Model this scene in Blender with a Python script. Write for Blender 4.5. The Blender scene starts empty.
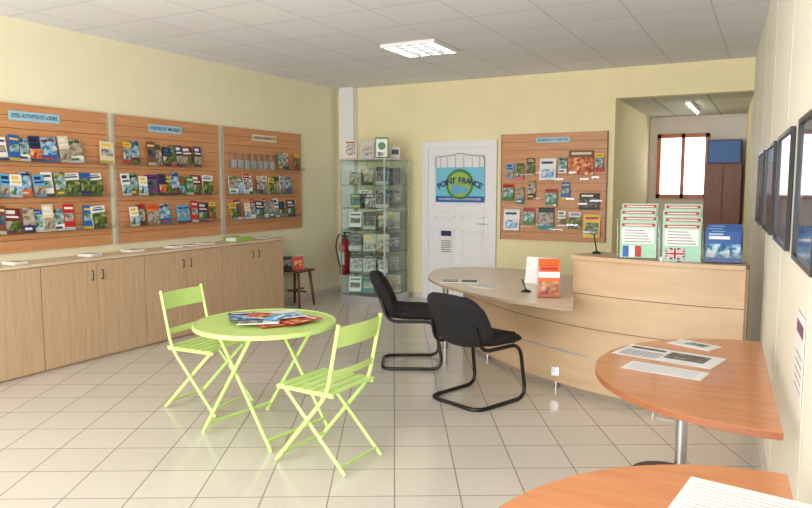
import bpy, bmesh, math, random
from mathutils import Vector, Matrix
random.seed(33)
S = bpy.context.scene
COL = S.collection
S.view_settings.view_transform = 'Standard'
rad = math.radians

# ------------------------------------------------------------------ materials
def lin(c):
    o = []
    for v in c[:3]:
        v = v/255.0
        o.append(v/12.92 if v <= 0.04045 else ((v+0.055)/1.055)**2.4)
    return (o[0], o[1], o[2], 1.0)

def base(name):
    m = bpy.data.materials.new(name); m.use_nodes = True
    nt = m.node_tree
    return m, nt, nt.nodes['Principled BSDF']

def mat(name, col, rough=0.5, metal=0.0, var=0.06, scale=12.0, bump=0.0, spec=0.5, coat=0.0):
    m, nt, p = base(name)
    tc = nt.nodes.new('ShaderNodeTexCoord')
    nz = nt.nodes.new('ShaderNodeTexNoise'); nz.inputs['Scale'].default_value = scale
    nz.inputs['Detail'].default_value = 3
    nt.links.new(tc.outputs['Object'], nz.inputs['Vector'])
    r = nt.nodes.new('ShaderNodeValToRGB')
    c = lin(col)
    r.color_ramp.elements[0].position = 0.3; r.color_ramp.elements[1].position = 0.7
    r.color_ramp.elements[0].color = (c[0]*(1-var), c[1]*(1-var), c[2]*(1-var), 1)
    r.color_ramp.elements[1].color = (min(1, c[0]*(1+var)), min(1, c[1]*(1+var)), min(1, c[2]*(1+var)), 1)
    nt.links.new(nz.outputs['Fac'], r.inputs['Fac'])
    nt.links.new(r.outputs['Color'], p.inputs['Base Color'])
    p.inputs['Roughness'].default_value = rough
    p.inputs['Metallic'].default_value = metal
    p.inputs['Specular IOR Level'].default_value = spec
    if coat: p.inputs['Coat Weight'].default_value = coat
    if bump:
        b = nt.nodes.new('ShaderNodeBump'); b.inputs['Strength'].default_value = bump
        b.inputs['Distance'].default_value = 0.01
        nt.links.new(nz.outputs['Fac'], b.inputs['Height'])
        nt.links.new(b.outputs['Normal'], p.inputs['Normal'])
    return m

def wood(name, c1, c2, stretch=(12, 1, 12), scale=3.0, rough=0.4, coat=0.0):
    m, nt, p = base(name)
    tc = nt.nodes.new('ShaderNodeTexCoord')
    mp = nt.nodes.new('ShaderNodeMapping'); mp.inputs['Scale'].default_value = stretch
    nz = nt.nodes.new('ShaderNodeTexNoise'); nz.inputs['Scale'].default_value = scale
    nz.inputs['Detail'].default_value = 5; nz.inputs['Distortion'].default_value = 0.4
    r = nt.nodes.new('ShaderNodeValToRGB')
    r.color_ramp.elements[0].position = 0.3; r.color_ramp.elements[1].position = 0.72
    r.color_ramp.elements[0].color = lin(c1); r.color_ramp.elements[1].color = lin(c2)
    nt.links.new(tc.outputs['Object'], mp.inputs['Vector'])
    nt.links.new(mp.outputs['Vector'], nz.inputs['Vector'])
    nt.links.new(nz.outputs['Fac'], r.inputs['Fac'])
    nt.links.new(r.outputs['Color'], p.inputs['Base Color'])
    p.inputs['Roughness'].default_value = rough
    if coat: p.inputs['Coat Weight'].default_value = coat
    return m

def tiles(name, c1, c2, mortar, size, msize, rot=0.0, off=(0, 0), rough=0.4, noise=0.0, bump=0.1, spec=0.5):
    m, nt, p = base(name)
    tc = nt.nodes.new('ShaderNodeTexCoord')
    mp = nt.nodes.new('ShaderNodeMapping')
    mp.inputs['Rotation'].default_value = (0, 0, rot)
    mp.inputs['Location'].default_value = (off[0], off[1], 0)
    br = nt.nodes.new('ShaderNodeTexBrick')
    br.offset = 0.0; br.squash = 1.0
    br.inputs['Scale'].default_value = 1.0
    br.inputs['Brick Width'].default_value = size; br.inputs['Row Height'].default_value = size
    br.inputs['Mortar Size'].default_value = msize
    br.inputs['Mortar Smooth'].default_value = 0.1
    br.inputs['Color1'].default_value = lin(c1); br.inputs['Color2'].default_value = lin(c2)
    br.inputs['Mortar'].default_value = lin(mortar)
    nt.links.new(tc.outputs['Object'], mp.inputs['Vector'])
    nt.links.new(mp.outputs['Vector'], br.inputs['Vector'])
    nz = nt.nodes.new('ShaderNodeTexNoise'); nz.inputs['Scale'].default_value = 40
    nz.inputs['Detail'].default_value = 4
    nt.links.new(tc.outputs['Object'], nz.inputs['Vector'])
    mx = nt.nodes.new('ShaderNodeMix'); mx.data_type = 'RGBA'; mx.blend_type = 'MULTIPLY'
    mx.inputs['Factor'].default_value = noise
    rr = nt.nodes.new('ShaderNodeValToRGB')
    nt.links.new(nz.outputs['Fac'], rr.inputs['Fac'])
    rr.color_ramp.elements[0].color = (.75, .75, .75, 1); rr.color_ramp.elements[1].color = (1, 1, 1, 1)
    nt.links.new(br.outputs['Color'], mx.inputs['A'])
    nt.links.new(rr.outputs['Color'], mx.inputs['B'])
    nt.links.new(mx.outputs['Result'], p.inputs['Base Color'])
    p.inputs['Roughness'].default_value = rough
    p.inputs['Specular IOR Level'].default_value = spec
    b = nt.nodes.new('ShaderNodeBump'); b.inputs['Strength'].default_value = bump; b.inputs['Distance'].default_value = 0.003
    b.invert = True
    nt.links.new(br.outputs['Fac'], b.inputs['Height']); nt.links.new(b.outputs['Normal'], p.inputs['Normal'])
    return m

def pic(name, cols, scale=22.0, rough=.35):
    m, nt, p = base(name)
    tc = nt.nodes.new('ShaderNodeTexCoord')
    nz = nt.nodes.new('ShaderNodeTexNoise'); nz.inputs['Scale'].default_value = scale
    nz.inputs['Detail'].default_value = 4; nz.inputs['Distortion'].default_value = 0.6
    r = nt.nodes.new('ShaderNodeValToRGB'); r.color_ramp.interpolation = 'LINEAR'
    n = len(cols)
    while len(r.color_ramp.elements) < n: r.color_ramp.elements.new(0.5)
    for i, c in enumerate(cols):
        r.color_ramp.elements[i].position = 0.3+0.4*i/(n-1)
        r.color_ramp.elements[i].color = lin(c)
    nt.links.new(tc.outputs['Object'], nz.inputs['Vector'])
    nt.links.new(nz.outputs['Fac'], r.inputs['Fac'])
    nt.links.new(r.outputs['Color'], p.inputs['Base Color'])
    p.inputs['Roughness'].default_value = rough
    return m

def emis(name, col, st):
    m, nt, p = base(name)
    p.inputs['Base Color'].default_value = lin(col)
    p.inputs['Emission Color'].default_value = lin(col)
    p.inputs['Emission Strength'].default_value = st
    return m

def glass(name, tint, refl=0.08, rough=0.02, face=0.35):
    m = bpy.data.materials.new(name); m.use_nodes = True
    nt = m.node_tree; nt.nodes.clear()
    o = nt.nodes.new('ShaderNodeOutputMaterial')
    t = nt.nodes.new('ShaderNodeBsdfTransparent'); t.inputs['Color'].default_value = lin(tint)
    g = nt.nodes.new('ShaderNodeBsdfGlossy'); g.inputs['Roughness'].default_value = rough
    lw = nt.nodes.new('ShaderNodeLayerWeight'); lw.inputs['Blend'].default_value = 0.3
    mm = nt.nodes.new('ShaderNodeMath'); mm.operation = 'MULTIPLY_ADD'
    mm.inputs[1].default_value = face; mm.inputs[2].default_value = refl
    mx = nt.nodes.new('ShaderNodeMixShader')
    nt.links.new(lw.outputs['Facing'], mm.inputs[0]); nt.links.new(mm.outputs[0], mx.inputs['Fac'])
    nt.links.new(t.outputs[0], mx.inputs[1]); nt.links.new(g.outputs[0], mx.inputs[2])
    nt.links.new(mx.outputs[0], o.inputs['Surface'])
    return m

M = {}
M['wall_pale'] = mat('pale_yellow_paint', (246, 240, 207), 0.8, var=0.015, scale=3)
M['wall_yel'] = mat('yellow_paint', (246, 235, 190), 0.8, var=0.02, scale=3)
M['wall_cream'] = mat('cream_paint', (238, 235, 220), 0.6, var=0.015, scale=3)
M['joint'] = mat('panel_joint', (206, 203, 188), 0.7, var=0.02)
M['wall_lilac'] = mat('white_wall', (246, 238, 232), 0.8, var=0.02)
M['ceil'] = tiles('ceiling_tiles', (245, 245, 250), (241, 241, 247), (218, 218, 225), 0.6, 0.007, 0, (3.47, -5.97+6.0), rough=0.9, noise=0.08, bump=0.05, spec=0.1)
M['ceil2'] = tiles('corridor_ceiling_tiles', (214, 214, 196), (208, 208, 190), (160, 160, 150), 0.6, 0.012, 0, (0.1, 0), rough=0.9, noise=0.2, spec=0.1)
M['floor'] = tiles('floor_tiles', (218, 212, 202), (212, 206, 196), (156, 148, 138), 0.33, 0.004, rad(-29), (0, 0), rough=0.14, noise=0.12, bump=0.2)
M['base'] = mat('tile_baseboard', (222, 216, 206), 0.4, var=0.03)
M['white'] = mat('white_lacquer', (240, 240, 242), 0.4, var=0.015)
M['paper'] = mat('white_paper', (236, 236, 236), 0.6, var=0.01)
M['slat'] = wood('beech_slats', (198, 138, 92), (214, 156, 108), (10, 1, 14), 3.0, 0.45)
M['groove'] = mat('groove_dark', (140, 90, 58), 0.7)
M['oak'] = wood('light_oak', (190, 160, 126), (206, 178, 144), (14, 14, 1), 2.6, 0.45)
M['oakh'] = wood('light_oak_across', (194, 164, 130), (206, 178, 144), (1.2, 1.2, 6), 2.2, 0.5)
M['oaktop'] = wood('oak_worktop', (208, 186, 156), (222, 202, 174), (10, 1, 10), 2.6, 0.4)
M['desk_top'] = wood('cream_laminate', (220, 203, 177), (230, 214, 190), (2, 8, 8), 2.6, 0.3)
M['deskedge'] = mat('desk_edge', (160, 144, 124), 0.4)
M['seam'] = mat('dark_seam', (80, 64, 52), 0.7)
M['orange'] = wood('orange_beech', (200, 130, 84), (213, 146, 98), (1.4, 10, 10), 2.6, 0.22, 0.2)
M['orangeedge'] = mat('orange_edge', (150, 92, 58), 0.35)
M['chrome'] = mat('brushed_chrome', (196, 196, 198), 0.25, 1.0, 0.03)
M['alu'] = mat('aluminium', (200, 202, 204), 0.35, 0.7, 0.03)
M['dkmetal'] = mat('dark_metal', (50, 48, 46), 0.4, 0.6)
M['lime'] = mat('lime_enamel', (200, 232, 136), 0.35, var=0.03, coat=0.2)
M['black'] = mat('black_fabric', (20, 20, 23), 0.85, var=0.2, scale=80, bump=0.2)
M['blackm'] = mat('black_tube', (16, 16, 18), 0.3, var=0.1)
M['dkwood'] = wood('dark_wood', (88, 50, 30), (112, 66, 40), (1, 10, 10), 4, 0.4)
M['brown'] = wood('brown_wood', (112, 58, 34), (134, 74, 44), (10, 10, 1), 4, 0.4)
M['winwood'] = wood('window_wood', (190, 106, 60), (208, 128, 78), (10, 10, 1), 4, 0.4)
M['red'] = mat('signal_red', (190, 28, 26), 0.3)
M['glass'] = glass('cabinet_glass', (246, 252, 249), 0.02, face=.2)
M['acryl'] = glass('clear_acrylic', (246, 248, 250), 0.06, 0.05)
M['pocket'] = glass('clear_pocket', (244, 246, 248), 0.26, 0.15)
M['shelfglass'] = glass('green_shelf_glass', (196, 222, 210), 0.2)
M['tube'] = emis('lit_tube', (255, 252, 244), 10.0)
M['tray'] = emis('light_reflector', (225, 226, 228), 0.7)
M['strip'] = emis('lit_strip', (255, 255, 250), 12.0)
M['pane'] = emis('bright_window_pane', (236, 240, 252), 3.5)
M['grey'] = mat('mid_grey', (130, 132, 134), 0.5)
M['ink'] = mat('ink_grey', (90, 90, 95), 0.7)
M['faint'] = mat('faint_ink', (176, 176, 178), 0.7)
C = {}
for k, c in dict(navy=(28, 44, 96), blue=(34, 98, 176), sky=(96, 170, 216), teal=(30, 130, 130), green=(52, 128, 60),
                 lgreen=(150, 190, 80), mint=(168, 214, 186), red=(190, 36, 34), orange=(226, 108, 36), yellow=(236, 200, 60), white=(238, 238, 235),
                 cream=(228, 214, 180), purple=(110, 60, 120), pink=(214, 110, 140), brown=(120, 76, 48), black=(28, 28, 30), cyan=(120, 200, 226),
                 olive=(112, 112, 60), lblue=(160, 206, 228), palegrey=(190, 192, 190), medblue=(40, 90, 160), maroon=(120, 30, 36)).items():
    C[k] = mat('print_'+k, c, 0.4, var=0.05, scale=30)
P = [pic('photo_landscape', [(40, 60, 40), (80, 120, 60), (150, 180, 190), (220, 230, 240)]),
     pic('photo_sea', [(20, 50, 90), (50, 120, 170), (160, 200, 220), (230, 220, 190)]),
     pic('photo_village', [(60, 54, 54), (130, 112, 96), (190, 176, 150), (120, 160, 200)]),
     pic('photo_forest', [(20, 34, 22), (46, 74, 34), (110, 130, 60), (190, 180, 120)]),
     pic('photo_festival', [(60, 20, 40), (180, 50, 50), (230, 150, 60), (240, 230, 200)]),
     pic('photo_stone', [(50, 48, 50), (110, 104, 100), (180, 172, 160), (225, 222, 215)]),
     pic('photo_painted_sheen', [(14, 18, 30), (36, 46, 64), (80, 98, 120), (170, 182, 192)], 5, .08),  # dark print with bluish glass reflections painted into its colours
     pic('photo_sky', [(60, 110, 180), (110, 160, 210), (200, 220, 235), (240, 240, 240)]),
     pic('photo_dark_print', [(20, 20, 22), (50, 48, 48), (100, 92, 86), (190, 184, 176)], 40)]

# ------------------------------------------------------------------ mesh builder
class Bd:
    def __init__(s): s.bm = bmesh.new(); s.ms = []
    def mi(s, m):
        if m not in s.ms: s.ms.append(m)
        return s.ms.index(m)
    def face(s, vs, m, smooth=False):
        try: f = s.bm.faces.new(vs)
        except ValueError: return
        f.material_index = s.mi(m); f.smooth = smooth
    def box(s, x0, x1, y0, y1, z0, z1, m, T=None):
        co = [Vector((x, y, z)) for z in (z0, z1) for y in (y0, y1) for x in (x0, x1)]
        if T: co = [T @ c for c in co]
        v = [s.bm.verts.new(c) for c in co]
        for q in ((0, 1, 3, 2), (4, 6, 7, 5), (0, 4, 5, 1), (2, 3, 7, 6), (0, 2, 6, 4), (1, 5, 7, 3)):
            s.face([v[i] for i in q], m)
        return s
    def prism(s, pts, z0, z1, m, mside=None, smooth=False):
        a = [s.bm.verts.new((p[0], p[1], z0)) for p in pts]
        b = [s.bm.verts.new((p[0], p[1], z1)) for p in pts]
        s.face(a[::-1], m); s.face(b, m)
        n = len(pts)
        for i in range(n):
            s.face([a[i], a[(i+1) % n], b[(i+1) % n], b[i]], mside or m, smooth)
        return s
    def strip(s, inner, outer, z0, z1, m):
        n = len(inner)
        R = []
        for L, z in ((inner, z0), (outer, z0), (outer, z1), (inner, z1)):
            R.append([s.bm.verts.new((p[0], p[1], z)) for p in L])
        for k in range(4):
            A, Bq = R[k], R[(k+1) % 4]
            for i in range(n-1):
                s.face([A[i], A[i+1], Bq[i+1], Bq[i]], m, k in (1, 3))
        s.face([R[k][0] for k in range(4)], m); s.face([R[k][-1] for k in (3, 2, 1, 0)], m)
        return s
    def tube(s, pts, r, m, seg=10, closed=False, flat=1.0):
        pts = [Vector(p) for p in pts]
        n = len(pts); rings = []
        prev = None
        for i in range(n):
            if closed: t = (pts[(i+1) % n]-pts[i-1]).normalized()
            else:
                a = pts[max(0, i-1)]; b = pts[min(n-1, i+1)]; t = (b-a).normalized()
            if prev is None:
                up = Vector((0, 0, 1)) if abs(t.z) < 0.9 else Vector((0, 1, 0))
                nrm = (up-t*up.dot(t)).normalized()
            else:
                nrm = (prev-t*prev.dot(t)).normalized()
            prev = nrm; bn = t.cross(nrm)
            rr = r[i] if isinstance(r, (list, tuple)) else r
            rings.append([s.bm.verts.new(pts[i]+nrm*math.cos(2*math.pi*k/seg)*rr+bn*math.sin(2*math.pi*k/seg)*rr*flat) for k in range(seg)])
        for i in range(n if closed else n-1):
            A = rings[i]; Bq = rings[(i+1) % n]
            for k in range(seg):
                s.face([A[k], A[(k+1) % seg], Bq[(k+1) % seg], Bq[k]], m, True)
        if not closed:
            s.face(rings[0][::-1], m); s.face(rings[-1], m)
        return s
    def cyl(s, p0, p1, r, m, seg=24, r2=None):
        return s.tube([p0, p1], [r, r if r2 is None else r2], m, seg)
    def lathe(s, prof, m, seg=32, c=(0, 0)):
        rings = []
        for (r, z) in prof:
            rings.append([s.bm.verts.new((c[0]+r*math.cos(2*math.pi*k/seg), c[1]+r*math.sin(2*math.pi*k/seg), z)) for k in range(seg)])
        for i in range(len(prof)-1):
            for k in range(seg):
                s.face([rings[i][k], rings[i][(k+1) % seg], rings[i+1][(k+1) % seg], rings[i+1][k]], m, True)
        s.face(rings[0][::-1], m); s.face(rings[-1], m)
        return s
    def surf(s, fn, nu, nv, th, m, k0=.35):
        """slab following fn(u,v)->Vector, thickened along its normal"""
        def nrm(u, v):
            e = 1e-3
            return (fn(u+e, v)-fn(u-e, v)).cross(fn(u, v+e)-fn(u, v-e)).normalized()
        F = [[None]*(nv+1) for _ in range(nu+1)]; G = [[None]*(nv+1) for _ in range(nu+1)]
        for i in range(nu+1):
            for j in range(nv+1):
                u = i/nu; v = j/nv; p = fn(u, v); n = nrm(min(.99, max(.01, u)), min(.99, max(.01, v)))
                ed = min(u, 1-u, v, 1-v); k = th*0.5*min(1, (k0+ed*6))
                F[i][j] = s.bm.verts.new(p+n*k); G[i][j] = s.bm.verts.new(p-n*k)
        for i in range(nu):
            for j in range(nv):
                s.face([F[i][j], F[i+1][j], F[i+1][j+1], F[i][j+1]], m, True)
                s.face([G[i][j], G[i][j+1], G[i+1][j+1], G[i+1][j]], m, True)
        for i in range(nu):
            s.face([F[i][0], G[i][0], G[i+1][0], F[i+1][0]], m, True); s.face([F[i][nv], F[i+1][nv], G[i+1][nv], G[i][nv]], m, True)
        for j in range(nv):
            s.face([F[0][j], F[0][j+1], G[0][j+1], G[0][j]], m, True); s.face([F[nu][j], G[nu][j], G[nu][j+1], F[nu][j+1]], m, True)
        return s
    def mesh(s, name):
        bmesh.ops.recalc_face_normals(s.bm, faces=s.bm.faces)
        for e in s.bm.edges:
            if len(e.link_faces) == 2 and e.calc_face_angle(0) > rad(50): e.smooth = False
        me = bpy.data.meshes.new(name); s.bm.to_mesh(me); s.bm.free()
        for m in s.ms: me.materials.append(m)
        return me
    def obj(s, name, parent=None, loc=(0, 0, 0), rot=(0, 0, 0), bevel=0.0, **props):
        o = bpy.data.objects.new(name, s.mesh(name))
        COL.objects.link(o); o.location = loc; o.rotation_euler = rot
        if parent: o.parent = parent
        if bevel:
            md = o.modifiers.new('bevel', 'BEVEL'); md.width = bevel; md.segments = 2; md.limit_method = 'ANGLE'; md.angle_limit = rad(50)
        for k, v in props.items(): o[k] = v
        return o

def thing(name, label, cat, loc=(0, 0, 0), rz=0.0, **props):
    e = bpy.data.objects.new(name, None); COL.objects.link(e)
    e.empty_display_size = 0.1
    e.location = loc; e.rotation_euler = (0, 0, rz)
    e['label'] = label; e['category'] = cat
    for k, v in props.items(): e[k] = v
    return e

def textmesh(s, size, m, bold=.012):
    cu = bpy.data.curves.new('t', 'FONT'); cu.body = s; cu.size = size; cu.align_x = 'CENTER'; cu.align_y = 'CENTER'
    cu.extrude = 0.0004; cu.resolution_u = 2; cu.offset = size*bold
    t = bpy.data.objects.new('t', cu); COL.objects.link(t)
    bpy.context.view_layer.update()
    dg = bpy.context.evaluated_depsgraph_get()
    me = bpy.data.meshes.new_from_object(t.evaluated_get(dg))
    bpy.data.objects.remove(t)
    me.materials.clear(); me.materials.append(m)
    return me
def text(s, size, m, parent, loc=(0, 0, 0), flat=False, name='lettering', width=None):
    me = textmesh(s, size, m)
    T = Matrix.Identity(4)
    if width:
        xs = [v.co.x for v in me.vertices]; w = max(xs)-min(xs)
        T = Matrix.Diagonal((width/w, 1, 1, 1))
    if not flat: T = Matrix.Rotation(rad(90), 4, 'X') @ T
    me.transform(T)
    o = bpy.data.objects.new(name, me); COL.objects.link(o); o.parent = parent; o.location = loc
    return o
def arc_text(s, size, m, parent, loc, R, span, bold=.03):
    bm = bmesh.new()
    wd = {'I': .45, ' ': .55, 'O': 1.15, 'N': 1.05}
    ws = [wd.get(ch, .95) for ch in s]; tot = sum(ws); acc = 0
    for ch, w_ in zip(s, ws):
        a = span*(0.5-(acc+w_/2)/tot); acc += w_
        if ch == ' ': continue
        me = textmesh(ch, size, m, bold)
        me.transform(Matrix.Rotation(rad(90), 4, 'X') @ Matrix.Translation((-R*math.sin(a), R*math.cos(a)-R, 0)) @ Matrix.Rotation(a, 4, 'Z'))
        bm.from_mesh(me); bpy.data.meshes.remove(me)
    me = bpy.data.meshes.new('lettering'); bm.to_mesh(me); bm.free(); me.materials.append(m)
    o = bpy.data.objects.new('lettering', me); COL.objects.link(o); o.parent = parent; o.location = loc

def catmull(pts, n=8):
    out = []
    P_ = [Vector(p) for p in pts]
    P_ = [P_[0]*2-P_[1]]+P_+[P_[-1]*2-P_[-2]]
    for i in range(1, len(P_)-2):
        for k in range(n):
            t = k/n
            a, b, c, d = P_[i-1], P_[i], P_[i+1], P_[i+2]
            out.append(0.5*((2*b)+(c-a)*t+(2*a-5*b+4*c-d)*t*t+(-a+3*b-3*c+d)*t**3))
    out.append(P_[-2]); return out

def fillet(pts, r, n=5, closed=False):
    P_ = [Vector(p) for p in pts]; out = []
    N = len(P_)
    for i in range(N):
        if not closed and i in (0, N-1): out.append(P_[i]); continue
        a, b, c = P_[i-1], P_[i], P_[(i+1) % N]
        d1 = (a-b); d2 = (c-b); rr = min(r, d1.length*0.45, d2.length*0.45)
        p1 = b+d1.normalized()*rr; p2 = b+d2.normalized()*rr
        for k in range(n+1):
            t = k/n; out.append(p1*(1-t)**2+b*2*t*(1-t)+p2*t*t)
    return out

def offset2(pts, d):
    out = []
    for i, p in enumerate(pts):
        a = pts[max(0, i-1)]; b = pts[min(len(pts)-1, i+1)]
        t = (b-a).normalized(); n = Vector((-t.y, t.x))
        out.append(p+n*d)
    return out

# ------------------------------------------------------------------ room
H = 2.93; XL = -5.6; YB = 8.45; YF = -2.6
def XR(y): return -0.22+0.059*(YB-y)
WR = rad(-90+3.38)
xw = XR(YB)
Bd().box(-6.2, 1.2, YF, 11.4, -0.1, 0, M['floor']).obj('floor', kind='structure')
Bd().box(-5.8, 1.0, YF, YB+0.15, H, H+0.1, M['ceil']).obj('ceiling', kind='structure')
Bd().box(XL-0.12, XL, YF, YB+0.15, 0, H, M['wall_pale']).obj('wall_left', kind='structure')
b = Bd(); b.box(XL, -1.68, YB, YB+0.15, 0, H, M['wall_yel']); b.box(-1.68, xw, YB, YB+0.15, 2.58, H, M['wall_yel'])
b.obj('wall_back', kind='structure')
Bd().prism([(XR(YB), YB), (XR(YF), YF), (XR(YF)+0.12, YF), (XR(YB)+0.12, YB+0.15), (XR(YB), YB+0.15)], 0, H, M['wall_cream']).obj('wall_right', kind='structure')
b = Bd(); b.box(-1.80, -1.68, YB+0.15, 11.2, 0, 2.7, M['wall_yel']); b.obj('wall_corridor_left', kind='structure')
b = Bd(); b.prism([(xw, YB+0.15), (-0.36, 11.1), (-0.2, 11.1), (-0.08, YB+0.15)], 0, 2.7, M['wall_yel']); b.obj('wall_corridor_right', kind='structure')
Bd().box(-1.68, -0.36, 11.1, 11.2, 0, 2.7, M['wall_lilac']).obj('wall_corridor_end', kind='structure')
Bd().box(-1.68, -0.2, YB+0.15, 11.1, 2.58, 2.68, M['ceil2']).obj('ceiling_corridor', kind='structure')
Bd().box(XL, XL+0.012, 6.71, YB, 0, 0.07, M['base']).obj('baseboard_left', kind='structure')
Bd().box(-5.26, -4.23, YB-0.012, YB, 0, 0.07, M['base']).obj('baseboard_back', kind='structure')
Bd().box(-3.13, -1.68, YB-0.012, YB, 0, 0.07, M['base']).obj('baseboard_back_side', kind='structure')
Bd().box(-5.50, -5.27, 8.32, YB-0.001, 0, H, M['white']).obj('trim_1', kind='structure')
for i, yj in enumerate((7.4, 6.2, 5.0, 3.8, 2.6, 1.4)):
    Bd().box(-.004, .004, -.003, 0, 0, H, M['joint']).obj('trim_%d' % (i+2), None, (XR(yj), yj, 0), (0, 0, WR), kind='structure')
b = Bd(); b.box(-5.0, 5.0, -.012, 0, 0, .07, M['base']); b.obj('baseboard_right', None, (XR(3.2)-.001, 3.2, 0), (0, 0, WR), kind='structure')
# corridor window
b = Bd()
wz0, wz1 = 1.36, 2.32
b.box(-1.56, -0.84, 11.04, 11.099, wz0, wz0+.06, M['winwood']); b.box(-1.56, -0.84, 11.04, 11.099, wz1-.06, wz1, M['winwood'])
for x, w_ in ((-1.56, .05), (-1.22, .05), (-0.89, .05)): b.box(x, x+w_, 11.04, 11.099, wz0, wz1, M['winwood'])
b.box(-1.5, -0.9, 11.07, 11.09, wz0+.03, wz1-.03, M['pane'])
b.obj('window_1', kind='structure')
# door on back wall
b = Bd()
y0 = YB-0.001
b.box(-4.22, -4.13, y0-0.04, y0, 0, 2.14, M['white']); b.box(-3.24, -3.15, y0-0.04, y0, 0, 2.14, M['white'])
b.box(-4.13, -3.24, y0-0.04, y0, 2.05, 2.14, M['white'])
b.box(-4.13, -3.24, y0-0.022, y0, 0.01, 2.05, M['white'])
for (z0, z1) in ((0.12, 0.95), (1.12, 1.95)):
    for (xa, xb) in ((-4.05, -3.73), (-3.64, -3.32)):
        b.box(xa, xb, y0-0.027, y0-0.02, z0, z0+0.02, M['white']); b.box(xa, xb, y0-0.027, y0-0.02, z1-0.02, z1, M['white'])
        b.box(xa, xa+0.02, y0-0.027, y0-0.02, z0, z1, M['white']); b.box(xb-0.02, xb, y0-0.027, y0-0.02, z0, z1, M['white'])
        b.box(xa+0.05, xb-0.05, y0-0.03, y0-0.02, z0+0.05, z1-0.05, M['white'])
b.box(-3.31, -3.27, y0-0.03, y0-0.02, 0.93, 1.13, M['alu'])
b.tube([(-3.29, y0-0.02, 1.05), (-3.29, y0-0.07, 1.05), (-3.40, y0-0.075, 1.05)], 0.009, M['alu'])
b.obj('door_1', kind='structure', bevel=0.003)

# ------------------------------------------------------------------ printed matter
def sheet_boxes(b, w, h, th, back, patches):
    b.box(-w/2, w/2, -th/2, th/2, 0, h, back)
    for (x0, x1, z0, z1, m) in patches:
        b.box(-w/2+x0*w, -w/2+x1*w, -th/2-0.0008, -th/2, z0*h, z1*h, m)

def rpic(): return random.choices(P[:8], [4, 2, 4, 4, 3, 4, 1, 1])[0]
def make_variant(w, h, th, i, muted=False):
    b = Bd()
    k = random.choice(['navy', 'blue', 'sky', 'teal', 'green', 'red', 'red', 'yellow', 'yellow', 'white', 'white', 'white', 'cream', 'purple', 'brown', 'olive', 'maroon', 'white', 'green', 'black', 'black', 'pink', 'cream', 'orange', 'palegrey'])
    t = random.choice(['white', 'yellow', 'navy', 'red', 'cream', 'blue', 'green', 'white', 'black'])
    if muted:
        k = random.choice(['cream', 'black', 'palegrey', 'black', 'brown', 'maroon', 'navy', 'palegrey', 'teal', 'white']); t = random.choice(['white', 'cream', 'black', 'yellow'])
    if t == k: t = 'white' if k != 'white' else 'navy'
    rp = (lambda: random.choice([P[5], P[2], P[5], P[8], P[2], P[8]])) if muted else rpic
    style = i % 5
    if style == 0: pt = [(0, 1, 0.78, 1, C[t]), (0.05, .95, .2, .76, rp()), (.15, .8, .86, .92, C[k])]
    elif style == 1: pt = [(0, 1, 0, .7, rp()), (.1, .9, .8, .86, C[t]), (.2, .8, .9, .94, C[t])]
    elif style == 2: pt = [(0, 1, .3, 1, rp()), (.08, .92, .84, .92, C[t]), (.1, .7, .1, .2, C[t])]
    elif style == 3: pt = [(.1, .9, .35, .65, rp()), (.1, .9, .8, .88, C[t]), (0, 1, 0, .12, C[t])]
    else: pt = [(0, .5, .1, .5, rp()), (.5, 1, .1, .5, rp()), (.1, .9, .62, .7, C[t]), (.1, .7, .78, .92, C[t])]
    sheet_boxes(b, w, h, th, C[k], pt)
    return b.mesh('brochure')
VAR = [make_variant(0.10, random.choice([.19, .215, .215, .235]), 0.006, i) for i in range(60)]
BIG = [make_variant(0.15, 0.21, 0.006, i) for i in range(14)]
BK = [make_variant(0.17, 0.23, 0.016, i, True) for i in range(26)]+[make_variant(0.13, 0.18, 0.012, i, True) for i in range(8)]
A4 = [make_variant(0.20, 0.28, 0.007, i) for i in range(8)]
bb = Bd(); sheet_boxes(bb, .21, .27, .007, C['white'], [(.1, .9, .1, .5, P[7]), (.1, .8, .75, .85, C['navy'])]); WHT = bb.mesh('brochure')
bb = Bd(); sheet_boxes(bb, .2, .28, .007, C['yellow'], [(.1, .9, .15, .65, P[3]), (.1, .9, .8, .9, C['red'])]); YEL = bb.mesh('brochure')
bb = Bd(); sheet_boxes(bb, .24, .2, .007, C['black'], [(.05, .95, .1, .7, P[8]), (.1, .7, .78, .9, C['white'])]); DRK = bb.mesh('brochure')

def place(me, name, loc, rot, label, cat, grp=None):
    o = bpy.data.objects.new(name, me); COL.objects.link(o)
    o.location = loc; o.rotation_euler = rot
    o['label'] = label; o['category'] = cat
    if grp: o['group'] = grp
    return o

# ------------------------------------------------------------------ slatwall panels, left wall
def slat_board_y(y0, y1, z0, z1):
    t = thing('slatwall_panel', 'beech slatwall display board with grooves on yellow wall', 'display board', (XL+0.001, (y0+y1)/2, z0), group='wooden slatwall display boards')
    hw = (y1-y0)/2; hh = z1-z0
    b = Bd(); b.box(0, 0.012, -hw, hw, 0, hh, M['groove'])
    n = int(round(hh/0.1)); p = hh/n
    for i in range(n): b.box(0.012, 0.03, -hw, hw, i*p+0.002, (i+1)*p-0.002, M['slat'])
    b.box(0.0, 0.034, -hw-0.008, -hw, 0, hh, M['alu']); b.box(0.0, 0.034, hw, hw+0.008, 0, hh, M['alu'])
    b.obj('board', t)
    return t
Z0, Z1 = 0.99, 2.23
panels = [slat_board_y(3.0, 4.46, Z0, Z1), slat_board_y(4.54, 5.94, Z0, Z1), slat_board_y(6.02, 7.48, Z0, Z1)]
def ledge(t, cy, hw, z):
    b = Bd(); b.box(0.03, 0.098, cy-hw, cy+hw, z-0.004, z-0.001, M['acryl']); b.box(0.095, 0.098, cy-hw, cy+hw, z-0.001, z+0.035, M['acryl'])
    b.obj('leaflet_ledge', t)
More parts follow.
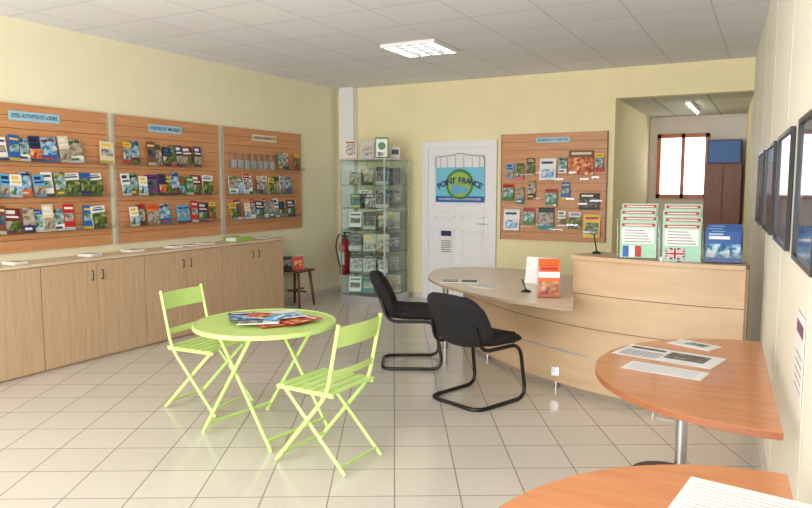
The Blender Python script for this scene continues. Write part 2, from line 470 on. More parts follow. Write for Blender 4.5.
rows = [1.15, 1.45, 1.75]
g = 'brochures on the wooden wall display'
def put_row(pi, ya, yb, z, step=0.106):
    t = panels[pi]; cy = (ya+yb)/2
    ledge(t, cy-t.location.y, (yb-ya)/2+0.02, z-Z0)
    y = ya+0.06; k = 0
    while y < yb-0.03:
        if random.random() < .07: y += step*.8; continue
        big = random.random() < .2
        if big: y += .022
        k += 1
        place(random.choice(BIG if big else VAR), 'brochure', (XL+0.070+.011*(k % 2), y+random.uniform(-.008, .008), z+.004), (-0.12+random.uniform(-.02, .02), random.uniform(-.08, .08), rad(90)+random.uniform(-.07, .07)),
              'wide glossy brochure standing in wall display rack' if big else 'small folded travel brochure in wall display rack', 'brochure', g)
        y += step*random.uniform(.78, 1.08)+(.025 if big else 0)
for z in rows: put_row(0, 3.04, 4.44, z)
put_row(1, 4.56, 5.86, rows[0]); put_row(1, 4.56, 5.82, rows[1]); put_row(1, 4.58, 5.66, rows[2])
put_row(2, 6.06, 7.36, rows[0]); put_row(2, 6.04, 7.30, rows[1]); put_row(2, 6.95, 7.46, rows[2])
t = panels[2]
for k in range(7):
    y = 6.14+k*0.115-t.location.y; zb = .76
    b = Bd(); b.box(.031, .075, y-.05, y+.05, zb, zb+.004, M['pocket']); b.box(.072, .075, y-.05, y+.05, zb+.004, zb+.10, M['pocket'])
    for s_ in (-.05, .047): b.box(.031, .072, y+s_, y+s_+.003, zb+.004, zb+.18, M['pocket'])
    b.obj('leaflet_pocket', t)
def header(y, w, s, cm, z=2.09, size=0.045):
    t = thing('header_sign', 'small rectangular header sign with printed capitals', 'sign', (XL+0.036, y, z), rad(90), group='header signs on the display boards')
    Bd().box(-w/2, w/2, 0, 0.004, 0, 0.078, cm).obj('plate', t)
    text(s, size, C['navy'], t, (0, -0.001, 0.039), width=w*0.9)
header(3.74, 0.46, 'SITES, ACTIVITES ET LOISIRS', C['lblue'])
header(5.17, 0.44, 'VISITES ET MUSEES', C['lblue'])
header(6.74, 0.46, 'HEBERGEMENTS', C['cream'])

# ------------------------------------------------------------------ cabinets
CF = -5.27
def cabinet(y0, y1):
    t = thing('cabinet', 'light oak low storage cabinet with two doors', 'cabinet', (XL+0.002, (y0+y1)/2, 0), group='light oak cabinets under the displays')
    hw = (y1-y0)/2-0.001; D = CF-XL-0.002
    b = Bd(); b.box(0, D-0.03, -hw, hw, 0, 0.06, M['oak']); b.box(0, D-0.021, -hw, hw, 0.06, 0.889, M['seam']); b.obj('body', t)
    for sx in (-1, 1):
        d = Bd(); ya, yb = sorted((sx*0.002, sx*(hw-0.003)))
        d.box(D-0.02, D, ya, yb, 0.02, 0.885, M['oak']); dd = d.obj('door', t, bevel=0.0015)
        h = Bd(); yy = sx*0.05
        h.tube(fillet([(D, yy, 0.72), (D+0.022, yy, 0.72), (D+0.022, yy, 0.80), (D, yy, 0.80)], 0.012, 3), 0.004, M['dkmetal'], 8); h.obj('handle', dd)
for y in (2.46, 3.52, 4.58, 5.64): cabinet(y, y+1.06)
Bd().box(XL+0.002, CF+0.012, 2.44, 6.72, 0.89, 0.915, M['oaktop']).obj('worktop', bevel=0.002, label='long light oak worktop running over the cabinets', category='worktop')
def flat_sheet(name, x, y, z, w, h, rz, back, patches, label, cat='leaflet', th=0.003, grp=None):
    b = Bd(); b.box(-w/2, w/2, -h/2, h/2, 0, th, back)
    for (x0, x1, y0, y1, m) in patches: b.box(-w/2+x0*w, -w/2+x1*w, -h/2+y0*h, -h/2+y1*h, th, th+0.0006, m)
    o = b.obj(name, None, (x, y, z), (0, 0, rz), label=label, category=cat)
    if grp: o['group'] = grp
    return o
y = 3.4
while y < 6.6:
    if random.random() < 0.8 and abs(y-6.05) > .26:
        flat_sheet('leaflet_stack', -5.44+random.uniform(-.03, .03), y, 0.9155, 0.15, 0.10+random.uniform(0, .06), random.uniform(-.2, .2), random.choice([C['white'], C['cream'], C['white'], C['white']]),
                   [(.1, .9, .3, .9, rpic())], 'low stack of leaflets lying on the oak worktop', 'leaflet stack', 0.008+random.random()*0.014, 'leaflet stacks on the worktop')
    y += 0.24
t = thing('leaflet_tray', 'low lime green tray with leaflets on oak worktop', 'tray', (-5.42, 6.05, .9155), 0)
b = Bd(); b.box(-.1, .1, -.13, .13, 0, .006, C['lgreen']); b.box(.094, .1, -.13, .13, .006, .05, C['lgreen']); b.box(-.1, -.094, -.13, .13, .006, .05, C['lgreen']); b.obj('tray_body', t)
b = Bd(); b.box(-.08, .08, -.11, .11, .006, .04, C['white']); b.obj('paper_pile', t)

# ------------------------------------------------------------------ stool + books
SX, SY = -5.38, 7.10
t = thing('stool', 'small brown wooden stool carrying leaflets', 'stool', (SX, SY, 0))
b = Bd(); b.box(-.17, .17, -.17, .17, .45, .475, M['dkwood']); b.obj('seat', t, bevel=.004)
for sx in (-1, 1):
    for sy in (-1, 1):
        b = Bd(); b.tube([(sx*.12, sy*.12, .45), (sx*.16, sy*.16, 0.0)], [.024, .02], M['dkwood'], 4); b.obj('leg', t)
b = Bd(); b.box(-.15, .15, -.01, .01, .18, .2, M['dkwood']); b.box(-.01, .01, -.15, .15, .2, .22, M['dkwood']); b.obj('stretcher', t)
for k, (dx, dy, c, p) in enumerate([(-.08, -.09, 'black', 5), (.05, -.03, 'red', 4), (-.02, .09, 'white', 7)]):
    b = Bd(); sheet_boxes(b, .13, .17, .02, C[c], [(.1, .9, .3, .75, P[p])])
    b.obj('booklet', None, (SX+dx, SY+dy, .4755), (0, 0, rad(40)), label='upright %s booklet standing on the brown stool' % c, category='booklet', group='booklets on the stool')

# ------------------------------------------------------------------ fire extinguisher
t = thing('fire_extinguisher', 'red fire extinguisher with black hose hung on bracket', 'fire extinguisher', (-5.37, 8.225, 0.28))
b = Bd(); b.lathe([(.072, .0), (.078, .02), (.078, .42), (.065, .47), (.033, .50), (.028, .52)], M['red']); b.obj('body', t)
b = Bd(); b.cyl((0, 0, .52), (0, 0, .56), .026, M['blackm']); b.box(-.02, .1, -.012, .012, .60, .615, M['blackm']); b.box(-.02, .09, -.01, .01, .54, .555, M['blackm']); b.cyl((0, 0, .56), (0, 0, .605), .013, M['blackm']); b.obj('valve', t)
b = Bd(); b.tube(catmull([(0, -.025, .55), (-.05, -.07, .57), (-.08, -.10, .42), (-.05, -.10, .24), (-.02, -.09, .12)], 6), .011, M['blackm'], 8); b.obj('hose', t)
b = Bd(); b.box(-.045, .045, -.083, -.077, .15, .34, C['white']); b.obj('sticker', t)
b = Bd(); b.box(-.03, .03, .076, .094, .3, .5, M['dkmetal']); b.obj('bracket', t)

# ------------------------------------------------------------------ glass display case
gx0, gx1, gy0, gy1 = -5.03, -4.35, 7.60, 8.28
gcx, gcy = (gx0+gx1)/2, (gy0+gy1)/2; gw = (gx1-gx0)/2; gd = (gy1-gy0)/2
t = thing('display_case', 'tall glass display case with aluminium frame and shelves', 'display case', (gcx, gcy, 0))
b = Bd(); b.box(-gw, gw, -gd, gd, 0, .10, M['alu']); b.obj('base', t, bevel=.004)
b = Bd(); b.box(-gw, gw, -gd, gd, 1.88, 1.9, M['alu']); b.obj('top', t, bevel=.003)
for sx in (-1, 1):
    for sy in (-1, 1):
        b = Bd(); b.box(sx*gw-.015 if sx > 0 else -gw, gw if sx > 0 else -gw+.015, sy*gd-.015 if sy > 0 else -gd, gd if sy > 0 else -gd+.015, .10, 1.88, M['alu']); b.obj('post', t)
for (a, c_, d, e) in ((-gw+.016, gw-.016, -gd+.003, -gd+.008), (-gw+.016, gw-.016, gd-.008, gd-.003), (-gw+.003, -gw+.008, -gd+.016, gd-.016), (gw-.008, gw-.003, -gd+.016, gd-.016)):
    b = Bd(); b.box(a, c_, d, e, .10, 1.88, M['glass']); b.obj('glass_pane', t)
SH = [.101, .40, .68, .97, 1.26, 1.56]
for z in SH[1:]:
    b = Bd(); b.box(-gw+.014, gw-.014, -gd+.014, gd-.014, z-.008, z, M['shelfglass']); b.obj('glass_shelf', t)
for zi, z in enumerate(SH):
    for ri, ry in enumerate((-.18, .12)):
        for k in range(3):
            place(random.choice(BK), 'book', (gcx-.205+k*.195+random.uniform(-.01, .01), gcy+ry+random.uniform(-.02, .02)+k*.03, z+.001), (-.14, 0, rad(20)+random.uniform(-.16, .16)),
                      'small illustrated book displayed upright on glass shelf', 'book', 'books in the glass display case')
b = Bd(); sheet_boxes(b, .17, .27, .03, C['green'], [(.08, .92, .08, .92, C['white']), (.2, .8, .12, .3, C['green'])]); b.tube([(0, -.016, .16), (0, -.0172, .16)], .05, C['green'], 20)
b.obj('tourist_guide', None, (-4.48, 7.76, 1.9005), (0, 0, rad(25)), label='green and white guide standing on the display case', category='book')
b = Bd(); sheet_boxes(b, .16, .24, .03, C['cream'], [(.1, .9, .2, .8, P[5]), (.1, .9, .84, .94, C['brown'])])
b.obj('postcard_box', None, (-4.93, 7.72, 1.9005), (0, 0, rad(25)), label='cream box with picture standing on the display case', category='box')
b = Bd(); sheet_boxes(b, .17, .22, .03, C['palegrey'], [(.1, .9, .2, .8, P[2])])
b.obj('picture_book', None, (-4.72, 7.80, 1.9005), (0, 0, rad(20)), label='grey picture book standing on the display case', category='book')
b = Bd(); sheet_boxes(b, .12, .16, .04, C['white'], [(.1, .9, .4, .8, C['navy'])])
b.obj('gift_box', None, (-4.47, 8.1, 1.9005), (0, 0, rad(25)), label='white gift box with dark blue print', category='box')

# ------------------------------------------------------------------ door poster and wire
t = thing('hanging_poster', 'pale blue landscape poster with green globe on white door', 'poster', (-3.66, YB-.052, 1.33))
b = Bd(); b.box(-.35, .35, 0, .006, 0, .46, C['cyan']); b.box(-.35, .35, -.001, 0, 0, .08, C['blue']); b.obj('sheet', t)
b = Bd()
for (cx, cz, r, m) in ((-.0, .24, .20, C['green']), (.0, .235, .165, C['lgreen']), (-.05, .17, .07, C['sky']), (.07, .16, .05, C['sky'])):
    b.tube([(cx, -.0015-r*.003, cz), (cx, -.0035-(.22-r)*.01, cz)], r, m, 40)
b.obj('globe_print', t)
arc_text('POINT FRANCE', .105, C['navy'], t, (0, -.0075, .285), .62, 1.08, .035)
text('INFORMATIONS TOURISTIQUES', .035, C['white'], t, (0, -.003, .04), width=.6)
b = Bd(); b.tube(fillet([(-.35, .0, .46), (-.35, -.01, .60), (-.12, -.01, .62), (0, -.01, .65), (.12, -.01, .62), (.35, -.01, .60), (.35, 0, .46)], .04, 4), .005, M['grey'], 6)
for x in (-.28, -.18, -.06, .06, .18, .28): b.tube([(x, -.01, .60), (x, -.003, .46)], .0025, M['grey'], 6)
b.obj('wire_hanger', t)
b = Bd(); sheet_boxes(b, .19, .36, .003, M['paper'], [(.1, .9, .7, .9, C['navy'])]+[(.12, .88, .1+k*.08, .13+k*.08, M['ink']) for k in range(6)])
b.obj('door_notice', None, (-3.86, YB-.034, .62), (0, 0, 0), label='white printed notice sheet taped on the door', category='notice')

# ------------------------------------------------------------------ slat board on back wall
bx0, bx1 = -3.08, -1.76
t = thing('slatwall_panel', 'beech slatwall board beside the white door', 'display board', ((bx0+bx1)/2, YB-.001, .86), rad(-90), group='wooden slatwall display boards')
hw = (bx1-bx0)/2; b = Bd(); b.box(-.0, .012, -hw, hw, 0, 1.34, M['groove']); 
for i in range(13): b.box(.012, .03, -hw, hw, i*1.34/13+.002, (i+1)*1.34/13-.002, M['slat'])
b.box(0, .034, -hw-.01, -hw, 0, 1.34, M['brown']); b.box(0, .034, hw, hw+.01, 0, 1.34, M['brown']); b.obj('board', t)
g2 = 'brochures on the board beside the door'
bcx = (bx0+bx1)/2
bb = Bd(); sheet_boxes(bb, .3, .30, .007, C['brown'], [(0, 1, 0, .72, P[4]), (.1, .9, .82, .92, C['cream'])]); RED = bb.mesh('brochure')
items = [
 (-2.96, 1.64, 'V'), (-2.83, 1.62, 'V'), (-2.69, 1.70, 'V'), (-2.47, 1.62, 'W'), (-2.28, 1.70, 'V'), (-2.06, 1.68, 'R'), (-1.84, 1.72, 'V'),
 (-2.98, 1.36, 'B'), (-2.82, 1.32, 'V'), (-2.67, 1.38, 'V'), (-2.42, 1.30, 'B'), (-2.24, 1.38, 'V'), (-1.95, 1.26, 'D'),
 (-2.93, .98, 'W'), (-2.70, 1.06, 'B'), (-2.48, 1.00, 'A'), (-2.28, 1.05, 'V'), (-2.12, 1.02, 'B'), (-1.91, .92, 'Y')]
for (x, z, k) in items:
    me = {'R': RED, 'W': WHT, 'Y': YEL, 'D': DRK}.get(k) or random.choice({'V': VAR, 'B': BIG, 'A': A4}[k])
    w_ = {'V': .10, 'B': .15, 'A': .2, 'R': .3, 'W': .21, 'Y': .2, 'D': .24}[k]
    lb = {'V': 'small folded travel brochure on beech board', 'B': 'wide travel brochure on beech board', 'A': 'large illustrated brochure on beech board', 'R': 'wide red and brown magazine on beech board',
          'W': 'large white sheet with blue picture on beech board', 'Y': 'yellow poster leaflet with red title on beech board', 'D': 'dark landscape leaflet with photo on beech board'}[k]
    place(me, 'brochure', (x, YB-.071, z), (-.13, 0, random.uniform(-.06, .06)), lb, 'brochure', g2)
    bb = Bd(); lx = -(x-bcx)
    bb.box(.03, .088, lx-w_/2, lx+w_/2, z-.86-.004, z-.86-.001, M['acryl']); bb.box(.085, .088, lx-w_/2, lx+w_/2, z-.86, z-.86+.02, M['acryl']); bb.obj('leaflet_ledge', t)
t = thing('header_sign', 'small pale header sign with printed capitals', 'sign', (-2.42, YB-.04, 2.08), 0, group='header signs on the display boards')
Bd().box(-.21, .21, 0, .004, 0, .065, C['lblue']).obj('plate', t); text('GUIDES ET CARTES', .04, C['navy'], t, (0, -.001, .032), width=.38)

# ------------------------------------------------------------------ reception desk
path = catmull([(-2.72, 6.35), (-2.55, 6.05), (-2.28, 5.74), (-1.82, 5.34), (-1.27, 5.02), (-.85, 4.88), (-.46, 4.82), (-.12, 4.82)], 8)
ks = 4*8
lowp = path[:ks+1]; hip = path[ks:]
desk = thing('reception_desk', 'curved light oak reception desk with cream visitor worktop', 'reception desk', (0, 0, 0))
def band(pts, z0, z1, a, c_, m, name, bevel=0, label=None):
    b = Bd(); b.strip([tuple(p) for p in offset2(pts, a)], [tuple(p) for p in offset2(pts, c_)], z0, z1, m)
    o = b.obj(name, desk, bevel=bevel)
    if label: o['label'] = label
    return o
for (z0, z1) in ((.05, .30), (.312, .51), (.515, .721)): band(lowp, z0, z1, 0, .025, M['oakh'], 'front_panel')
for (z0, z1) in ((.05, .30), (.312, .51), (.515, .76), (.765, 1.015)): band(hip, z0, z1, 0, .025, M['oakh'], 'front_panel')
band(path, 0, .05, .05, .07, M['deskedge'], 'glare_blocker')  # toe-kick added to stop bright corridor reflections showing under the desk
band(path, .30, .312, -.003, .02, M['alu'], 'metal_strip', label='aluminium strip')
band(path, .51, .515, .005, .02, M['seam'], 'seam_strip')
band(hip, .76, .765, .005, .02, M['seam'], 'seam_strip')
band(hip, 1.015, 1.045, -.025, .34, M['oakh'], 'counter_top', .003)
p0 = hip[0]
b = Bd(); b.box(p0.x-.0, p0.x+.025, p0.y+.03, p0.y+.34, .742, 1.015, M['oakh']); b.obj('side_panel', desk)
b = Bd(); b.box(-.13, -.105, 4.86, 5.16, .0, 1.015, M['oakh']); b.obj('side_panel', desk)
top = catmull([(-2.76, 6.20), (-2.83, 5.94), (-2.70, 5.50), (-2.45, 5.14), (-2.12, 4.87), (-1.66, 4.60), (-1.18, 4.46)], 6)
inner = [(-1.13, 4.48), (-1.24, 4.95), (-1.27, 5.015), (-1.272, 5.95), (-1.7, 6.2), (-2.2, 6.38), (-2.6, 6.34)]
b = Bd(); b.prism([tuple(p) for p in top]+inner, .722, .742, M['desk_top'], M['deskedge']); b.obj('worktop', desk)
for p in (lowp[4], lowp[18], lowp[30], hip[12], hip[22]):
    b = Bd(); b.cyl((p.x+.0, p.y+.018, 0), (p.x+.0, p.y+.018, .05), .018, M['chrome']); b.obj('foot', desk)
b = Bd(); b.cyl((-2.69, 5.86, 0), (-2.69, 5.86, .722), .028, M['chrome']); b.obj('leg', desk)
p = lowp[30]; b = Bd(); b.box(p.x-.03, p.x+.03, p.y-.02, p.y-.002, .10, .17, M['chrome']); b.obj('bracket', desk)

flat_sheet('leaflet', -2.30, 5.30, .7425, .32, .21, rad(20), M['paper'], [(.05, .45, .1, .9, P[5]), (.55, .95, .2, .8, M['ink'])], 'open white leaflet lying on the desk')
flat_sheet('leaflet', -2.0, 5.12, .7425, .25, .17, rad(-20), M['paper'], [(.1, .9, .2+.2*k, .25+.2*k, M['grey']) for k in range(4)], 'white form with text lines lying on the desk')
t = thing('desk_pen', 'black pen on chain stand on the cream desk', 'pen', (-1.62, 5.0, .7425))
Bd().lathe([(.04, 0), (.04, .008), (.018, .02)], M['blackm']).obj('base', t)
Bd().tube([(0, 0, .015), (-.03, -.02, .10)], .005, M['blackm']).obj('pen', t)
t = thing('leaflet_holder', 'clear acrylic holder full of orange leaflets', 'leaflet holder', (-1.40, 4.84, .7425), rad(20))
b = Bd(); b.box(-.085, .085, -.05, .05, 0, .004, M['acryl']); b.box(-.085, .085, -.05, -.046, 0, .12, M['acryl']); b.box(-.085, .085, .046, .05, 0, .22, M['acryl']); b.obj('holder', t)
for k in range(4):
    b = Bd(); sheet_boxes(b, .15, .23+.015*k, .012, C['orange'], [(0, 1, .62, .8, C['white']), (.05, .95, .1, .5, P[4]), (.1, .9, .85, .95, C['red'])])
    b.obj('leaflet', None, tuple(Matrix.Translation((-1.40, 4.84, .7475)) @ Matrix.Rotation(rad(20), 4, 'Z') @ Vector((0, -.033+k*.02, .0))), (0, 0, rad(20)), label='orange leaflet standing in acrylic holder', category='leaflet', group='orange leaflets in the holder')
t = thing('info_card', 'folded white information card standing on desk', 'card', (-1.66, 5.5, .7425), rad(-5))
b = Bd(); b.box(-.12, .12, -.004, .0, 0, .22, M['paper'], Matrix.Translation((0, -.045, 0)) @ Matrix.Rotation(-.2, 4, 'X')); b.obj('front_sheet', t)
b = Bd(); b.box(-.12, .12, .0, .004, 0, .22, M['paper'], Matrix.Translation((0, .045, 0)) @ Matrix.Rotation(.2, 4, 'X')); b.obj('rear_sheet', t)
CT = 1.0455
def tiered(x, y, rz, head, flag, label):
    t = thing('leaflet_stand', label, 'leaflet stand', (x, y, CT), rz)
    W = .25
    b = Bd(); b.box(-W/2-.012, W/2+.012, -.12, .10, 0, .005, M['acryl'])
    for sx in (-W/2-.012, W/2+.009):
        for k in range(4): b.box(sx, sx+.003, -.118+k*.045, -.073+k*.045, .005, .10+k*.055, M['pocket'])
    b.obj('holder', t)
    for k in range(4):
        yy = -.10+k*.045; zz = .006+k*.042
        T = Matrix.Translation(((0, .01, .002, .014)[k], yy, zz)) @ Matrix.Rotation(-.2, 4, 'X')
        b = Bd(); w, h = W-.01, .25
        b.box(-w/2, w/2, -.004, .004, 0, h, C['mint'], T)
        b.box(-w/2+.01, w/2-.01, -.005, -.004, h*.88, h*.96, head, T)
        b.box(-w/2+.03, w/2-.03, -.0055, -.005, h*.90, h*.93, C['white'], T)
        b.box(-w/2+.015, w/2-.015, -.005, -.004, h*.40, h*.84, C['white'], T)
        for j in range(5): b.box(-w/2+.03, w/2-.03-j*.012, -.0056, -.005, h*(.44+j*.08), h*(.46+j*.08), M['ink'], T)
        b.obj('printed_sheet', t)
    T = Matrix.Translation((-.04, -.107, .015)) @ Matrix.Rotation(-.2, 4, 'X')
    b = Bd(); w, h = .12, .075
    if flag == 'fr':
        for j, c in enumerate(('blue', 'white', 'red')): b.box(-w/2+j*w/3, -w/2+(j+1)*w/3, -.002, 0, 0, h, C[c], T)
    else:
        b.box(-w/2, w/2, -.001, 0, 0, h, C['navy'], T)
        for sgn in (-1, 1):
            a = math.atan2(h, w)*sgn; L = math.hypot(w, h)/2*.93
            T2 = T @ Matrix.Translation((0, 0, h/2)) @ Matrix.Rotation(a, 4, 'Y')
            b.box(-L, L, -.0016, -.001, -.009, .009, C['white'], T2); b.box(-L, L, -.002, -.0016, -.003, .003, C['red'], T2)
        b.box(-w/2, w/2, -.0024, -.002, h*.34, h*.66, C['white'], T); b.box(-w*.11, w*.11, -.0024, -.002, 0, h, C['white'], T)
        b.box(-w/2, w/2, -.003, -.0024, h*.41, h*.59, C['red'], T); b.box(-w*.06, w*.06, -.003, -.0024, 0, h, C['red'], T)
    b.obj('flag_label', t)
    return t
tiered(-.82, 5.02, rad(12), C['red'], 'fr', 'tiered leaflet stand with French flag on counter')
tiered(-.53, 4.97, rad(10), C['red'], 'uk', 'tiered leaflet stand with British flag on counter')
t = thing('brochure_stand', 'upright stack of blue brochures on oak counter', 'brochure stand', (-.265, 4.97, CT), rad(8))
b = Bd(); b.box(-.12, .12, -.1, .1, 0, .005, M['acryl']); b.box(-.12, .12, -.1, -.097, .005, .07, M['acryl']); b.obj('holder', t)
for k in range(4):
    T = Matrix.Translation(((-.01, .008, -.004, .01)[k], -.075+k*.045, .006)) @ Matrix.Rotation(-.08, 4, 'X')
    hh = .20+k*.014
    b = Bd(); b.box(-.105, .105, -.009, .009, 0, hh, C['medblue'], T); b.box(-.105, .105, -.010, -.009, .03, .12, P[1], T); b.box(-.085, .04, -.010, -.009, hh-.05, hh-.03, C['white'], T); b.box(-.085, .0, -.010, -.009, hh-.022, hh-.012, C['lblue'], T)
    b.obj('brochure', t)
t = thing('pen_holder', 'small black pen on round base on counter', 'pen holder', (-1.13, 5.15, CT))
Bd().lathe([(.035, 0), (.035, .008), (.015, .02)], M['blackm']).obj('base', t); Bd().tube([(0, 0, .018), (-.02, -.02, .15)], .005, M['blackm']).obj('pen', t)

# ------------------------------------------------------------------ half-round tables
def half_table(cx, cy, label, legpos, Rx, Ry):
    t = thing('half_round_table', label, 'table', (cx, cy, 0), rad(3.3), group='half-round wall tables')
    pts = [(0.03, -Ry), (0.03, Ry)]+[(-Rx*math.sin(a), Ry*math.cos(a)) for a in [math.pi*k/48 for k in range(49)]]
    b = Bd(); b.prism(pts, .712, .74, M['orange'], M['orangeedge']); b.obj('table_top', t, bevel=.003)
    lx, ly = legpos
    b = Bd(); b.cyl((lx, ly, .012), (lx, ly, .70), .03, M['chrome']); b.cyl((lx, ly, .70), (lx, ly, .712), .09, M['chrome']); b.obj('column', t)
    b = Bd(); b.lathe([(.17, 0), (.17, .006), (.05, .012)], M['dkmetal'], 40, (lx-.08, ly)); b.obj('base_plate', t)
    return t
half_table(0.0, 3.24, 'half-round orange beech table on a chrome column', (-.33, .58), .685, .73)
half_table(.09, 1.41, 'half-round orange beech table with paper on top', (-.3, -.1), .68, .74)
flat_sheet('printed_sheet', -.40, 3.42, .7405, .46, .24, rad(-13), M['paper'], [(.48, .88, .3, .85, P[8]), (.05, .42, .72, .86, C['black'])]+[(.05, .45, .1+.1*k, .13+.1*k, M['ink']) for k in range(5)], 'wide white printed sheet with dark photo on table', 'sheet', .001)
flat_sheet('printed_sheet', -.38, 3.14, .7405, .34, .15, rad(-10), M['paper'], [(.05, .9, .15+.14*k, .18+.14*k, M['faint']) for k in range(6)], 'white printed sheet with text lines on table', 'sheet', .001)
flat_sheet('leaflet', -.31, 3.72, .7405, .22, .13, rad(-25), M['paper'], [(.3, .8, .3, .8, P[0])], 'small folded leaflet with photo on table')
flat_sheet('printed_sheet', -.01, 1.86, .7405, .34, .24, rad(-8), M['paper'], [(.05, .9, .1+.09*k, .112+.09*k, M['faint']) for k in range(9)], 'white sheet with printed text lines on table', 'sheet', .001)

# ------------------------------------------------------------------ framed pictures, notice on right wall
for (ya, yb) in ((5.45, 6.2), (4.4, 5.15), (3.35, 4.1), (2.42, 3.05)):
    yc = (ya+yb)/2; w = yb-ya
    t = thing('framed_picture', 'thin dark framed glossy picture with painted reflections on cream wall', 'picture', (XR(yc)-.003, yc, 1.27), WR, group='framed pictures on the cream wall')
    b = Bd(); hh = .53
    for (a, c_, z0, z1) in ((-w/2, w/2, 0, .018), (-w/2, w/2, hh-.018, hh), (-w/2, -w/2+.018, .018, hh-.018), (w/2-.018, w/2, .018, hh-.018)): b.box(a, c_, -.018, 0, z0, z1, M['blackm'])
    b.obj('frame', t)
    b = Bd(); b.box(-w/2+.018, w/2-.018, -.008, -.001, .018, hh-.018, P[6]); b.obj('print', t)
b = Bd(); sheet_boxes(b, .26, .30, .002, M['paper'], [(.1, .9, .75, .9, C['purple'])]+[(.12, .88, .1+k*.1, .13+k*.1, M['faint']) for k in range(5)])
b.obj('wall_notice', None, (XR(2.75)-.004, 2.75, .80), (0, 0, WR), label='white notice with purple heading on cream wall', category='notice')

# ------------------------------------------------------------------ lime bistro set
def bar(b, p0, p1, r=.011, m=None): b.tube([p0, p1], r, m or M['lime'], 8)
tb = thing('bistro_table', 'round lime green folding metal bistro table', 'table', (-2.77, 3.33, 0), rad(-8))
b = Bd(); b.lathe([(.43, .675), (.443, .678), (.445, .69), (.443, .70), (.435, .704), (.43, .7)], M['lime'], 64); b.obj('table_top', tb)
for sgn in (-1, 1):
    yy = .27 if sgn < 0 else .245
    b = Bd(); b.tube(fillet([(sgn*.29, -yy, .012), (-sgn*.17, -yy, .665), (-sgn*.17, yy, .665), (sgn*.29, yy, .012)], .03, 4), .012, M['lime'], 10)
    bar(b, (sgn*.262, -yy, .06), (sgn*.262, yy, .06)); b.obj('folding_frame', tb)
    for s2 in (-1, 1): Bd().cyl((sgn*.29, s2*yy, 0), (sgn*.288, s2*yy, .02), .014, M['lime'], 12).obj('foot', tb)
def bistro_chair(label, loc, rz):
    t = thing('bistro_chair', label, 'chair', loc, rz, group='lime folding bistro chairs')
    hw = .195
    for sy in (-1, 1):
        b = Bd(); b.tube(fillet([(.22, sy*hw, .008), (-.15, sy*hw, .44), (-.235, sy*hw, .83)], .08, 5), .012, M['lime'], 10, flat=.6); b.obj('long_leg', t)
        b = Bd(); b.tube([(-.25, sy*(hw-.025), .008), (.17, sy*(hw-.025), .43)], .012, M['lime'], 10, flat=.6); b.obj('short_leg', t)
    b = Bd(); bar(b, (.185, -hw, .05), (.185, hw, .05), .009); b.obj('crossbar', t)
    b = Bd(); bar(b, (-.215, -hw+.025, .045), (-.215, hw-.025, .045), .009); b.obj('crossbar', t)
    b = Bd()
    for sy in (-1, 1): b.box(-.19, .21, sy*(hw-.012)-.008, sy*(hw-.012)+.008, .425, .445, M['lime'])
    for k in range(6): b.box(-.19+k*.067, -.19+k*.067+.046, -hw-.005, hw+.005, .445, .453, M['lime'])
    b.obj('seat', t, bevel=.002)
    fx = lambda z: -.15-.085*(z-.44)/.39
    for (zz, hh) in ((.70, .115), (.53, .04)):
        b = Bd(); b.surf(lambda u, v: Vector((fx(zz+v*hh)-.02*math.sin(u*math.pi), -hw+u*2*hw, zz+v*hh)), 10, 2, .01, M['lime']); b.obj('backrest', t)
    return t
bistro_chair('lime green folding slatted metal chair beside round table', (-3.445, 3.52, 0), rad(2))
bistro_chair('lime green folding slatted chair pulled from round table', (-2.175, 3.14, 0), rad(180-4))
for k, (dx, dy, r, c, p) in enumerate([(.0, .04, 20, 'blue', 1), (.10, -.05, -12, 'red', 4), (-.11, .06, 40, 'white', 2), (.17, .05, 8, 'red', 4), (.02, -.11, -35, 'white', 5), (-.15, -.05, 65, 'navy', 1), (.05, .10, 80, 'white', 7), (.0, -.02, -60, 'sky', 4)]):
    flat_sheet('magazine', -2.75+dx*1.1, 3.34+dy*1.1, .7045+.0048*k, .17, .25, rad(r-20), C[c], [(0, 1, .0, .6, P[p]), (.1, .9, .8, .9, C['white'])], '%s magazine lying fanned on the lime table' % c, 'magazine', .004, 'magazines on the lime table')

# ------------------------------------------------------------------ black cantilever chairs
def office_chair(loc, rz, label):
    t = thing('cantilever_chair', label, 'chair', loc, rz, group='black cantilever visitor chairs')
    b = Bd(); w = .235
    pth = fillet([(-.26, -w+.03, .60), (-.20, -w+.01, .415), (.20, -w, .415), (.26, -w-.01, .014), (-.25, -w, .014), (-.25, w, .014), (.26, w+.01, .014), (.20, w, .415), (-.20, w-.01, .415), (-.26, w-.03, .60)], .10, 7)
    b.tube(pth, .014, M['blackm'], 10); b.obj('frame', t)
    def seat(u, v):
        a = 2*u-1; c = 2*v-1
        x = .02+.265*a*(math.sqrt(1-.35*c*c)); y = .265*c*(math.sqrt(1-.3*a*a))
        return Vector((x, y, .46+.018*(c*c)-.03*max(0, a)**2+.03*max(0, -a)**2))
    b = Bd(); b.surf(seat, 16, 16, .085, M['black'], .25); b.obj('seat', t)
    def back(u, v):
        c = 2*u-1; d = 2*v-1
        ww = .29*math.sqrt(1-.5*d**4)*(1.0-.08*v)
        z = .43+.19+.19*d*math.sqrt(1-.35*c**4)
        return Vector((-.205-.10*v-.05*v*v+.085*c*c, ww*c, z))
    b = Bd(); b.surf(back, 18, 18, .07, M['black'], .25); b.obj('backrest', t)
    return t
office_chair((-1.84, 4.56, 0), rad(90-20), 'black fabric cantilever chair pulled to desk')
office_chair((-2.72, 5.22, 0), rad(90-62), 'black fabric cantilever chair at desk end')

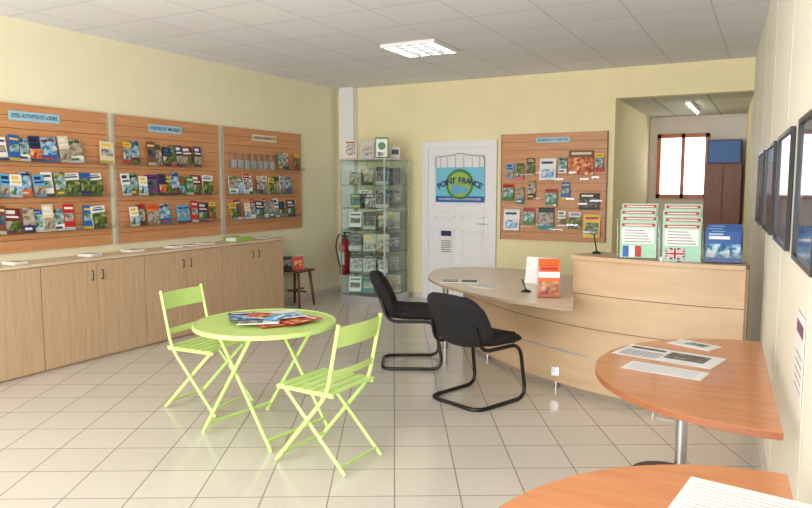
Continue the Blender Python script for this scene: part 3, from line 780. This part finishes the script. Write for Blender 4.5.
# ------------------------------------------------------------------ ceiling lights
t = thing('ceiling_light', 'square lit fluorescent panel with louvre in tiled ceiling', 'ceiling light', (-3.17, 6.27, H-.001))
b = Bd(); 
for (a, c_, d, e) in ((-.295, .295, -.295, -.27), (-.295, .295, .27, .295), (-.295, -.27, -.27, .27), (.27, .295, -.27, .27)): b.box(a, c_, d, e, -.035, 0, M['white'])
b.box(-.27, .27, -.27, .27, -.003, 0, M['tray'])
b.obj('frame', t)
for k in range(4):
    x = -.2+k*.133; b = Bd(); b.cyl((x, -.265, -.018), (x, .265, -.018), .013, M['tube'], 10); b.obj('tube', t)
b = Bd()
for k in range(3): b.box(-.136+k*.133-.007, -.136+k*.133+.007, -.27, .27, -.04, -.006, M['grey'])
for k in range(5): b.box(-.27, .27, -.18+k*.09-.005, -.18+k*.09+.005, -.04, -.034, M['grey'])
b.obj('louvre', t)
t = thing('strip_light', 'long lit fluorescent strip on the corridor ceiling', 'ceiling light', (-.95, 9.7, 2.579))
b = Bd(); b.box(-.03, .03, -.62, .62, -.03, 0, M['white']); b.obj('housing', t)
b = Bd(); b.cyl((0, -.6, -.043), (0, .6, -.043), .012, M['strip'], 12); b.obj('tube', t)

# corridor things
t = thing('letter_box', 'blue rectangular box mounted high in the corridor', 'box', (-.62, 10.78, 1.86))
b = Bd(); b.box(-.22, .22, 0, .25, 0, .34, C['navy']); b.obj('body', t, bevel=.003)
b = Bd(); b.box(-.2, .2, -.01, 0, .02, .32, C['blue']); b.obj('front_flap', t, bevel=.002)
t = thing('wardrobe', 'brown wooden cupboard in the corridor', 'cupboard', (-.62, 10.8, 0))
b = Bd(); b.box(-.24, .24, -.05, .28, 0, 1.859, M['brown']); b.obj('body', t, bevel=.003)
for sx in (-1, 1):
    a, c_ = sorted((sx*.003, sx*.235)); b = Bd(); b.box(a, c_, -.07, -.051, .05, 1.84, M['brown']); b.obj('door', t, bevel=.003)

# ------------------------------------------------------------------ lights, world, camera
def area(name, loc, rot, sx, sy, pw, col):
    l = bpy.data.lights.new(name, 'AREA'); l.shape = 'RECTANGLE'; l.size = sx; l.size_y = sy; l.energy = pw; l.color = col
    o = bpy.data.objects.new(name, l); COL.objects.link(o); o.location = loc; o.rotation_euler = rot; return o
area('daylight_window', (-2.6, -2.3, 1.45), (rad(96), 0, 0), 5.6, 2.5, 305, (1.0, .985, .975))
w = bpy.data.worlds.new('world'); S.world = w; w.use_nodes = True
w.node_tree.nodes['Background'].inputs['Color'].default_value = (.97, .97, 1, 1)
w.node_tree.nodes['Background'].inputs['Strength'].default_value = 1.65

cd = bpy.data.cameras.new('camera'); cam = bpy.data.objects.new('camera', cd); COL.objects.link(cam)
cd.sensor_width = 36; cd.lens = 685/812*36; cd.clip_start = .05
cam.location = (0, 0, 1.55); cam.rotation_euler = (rad(90-5.7), 0, rad(28))
S.camera = cam
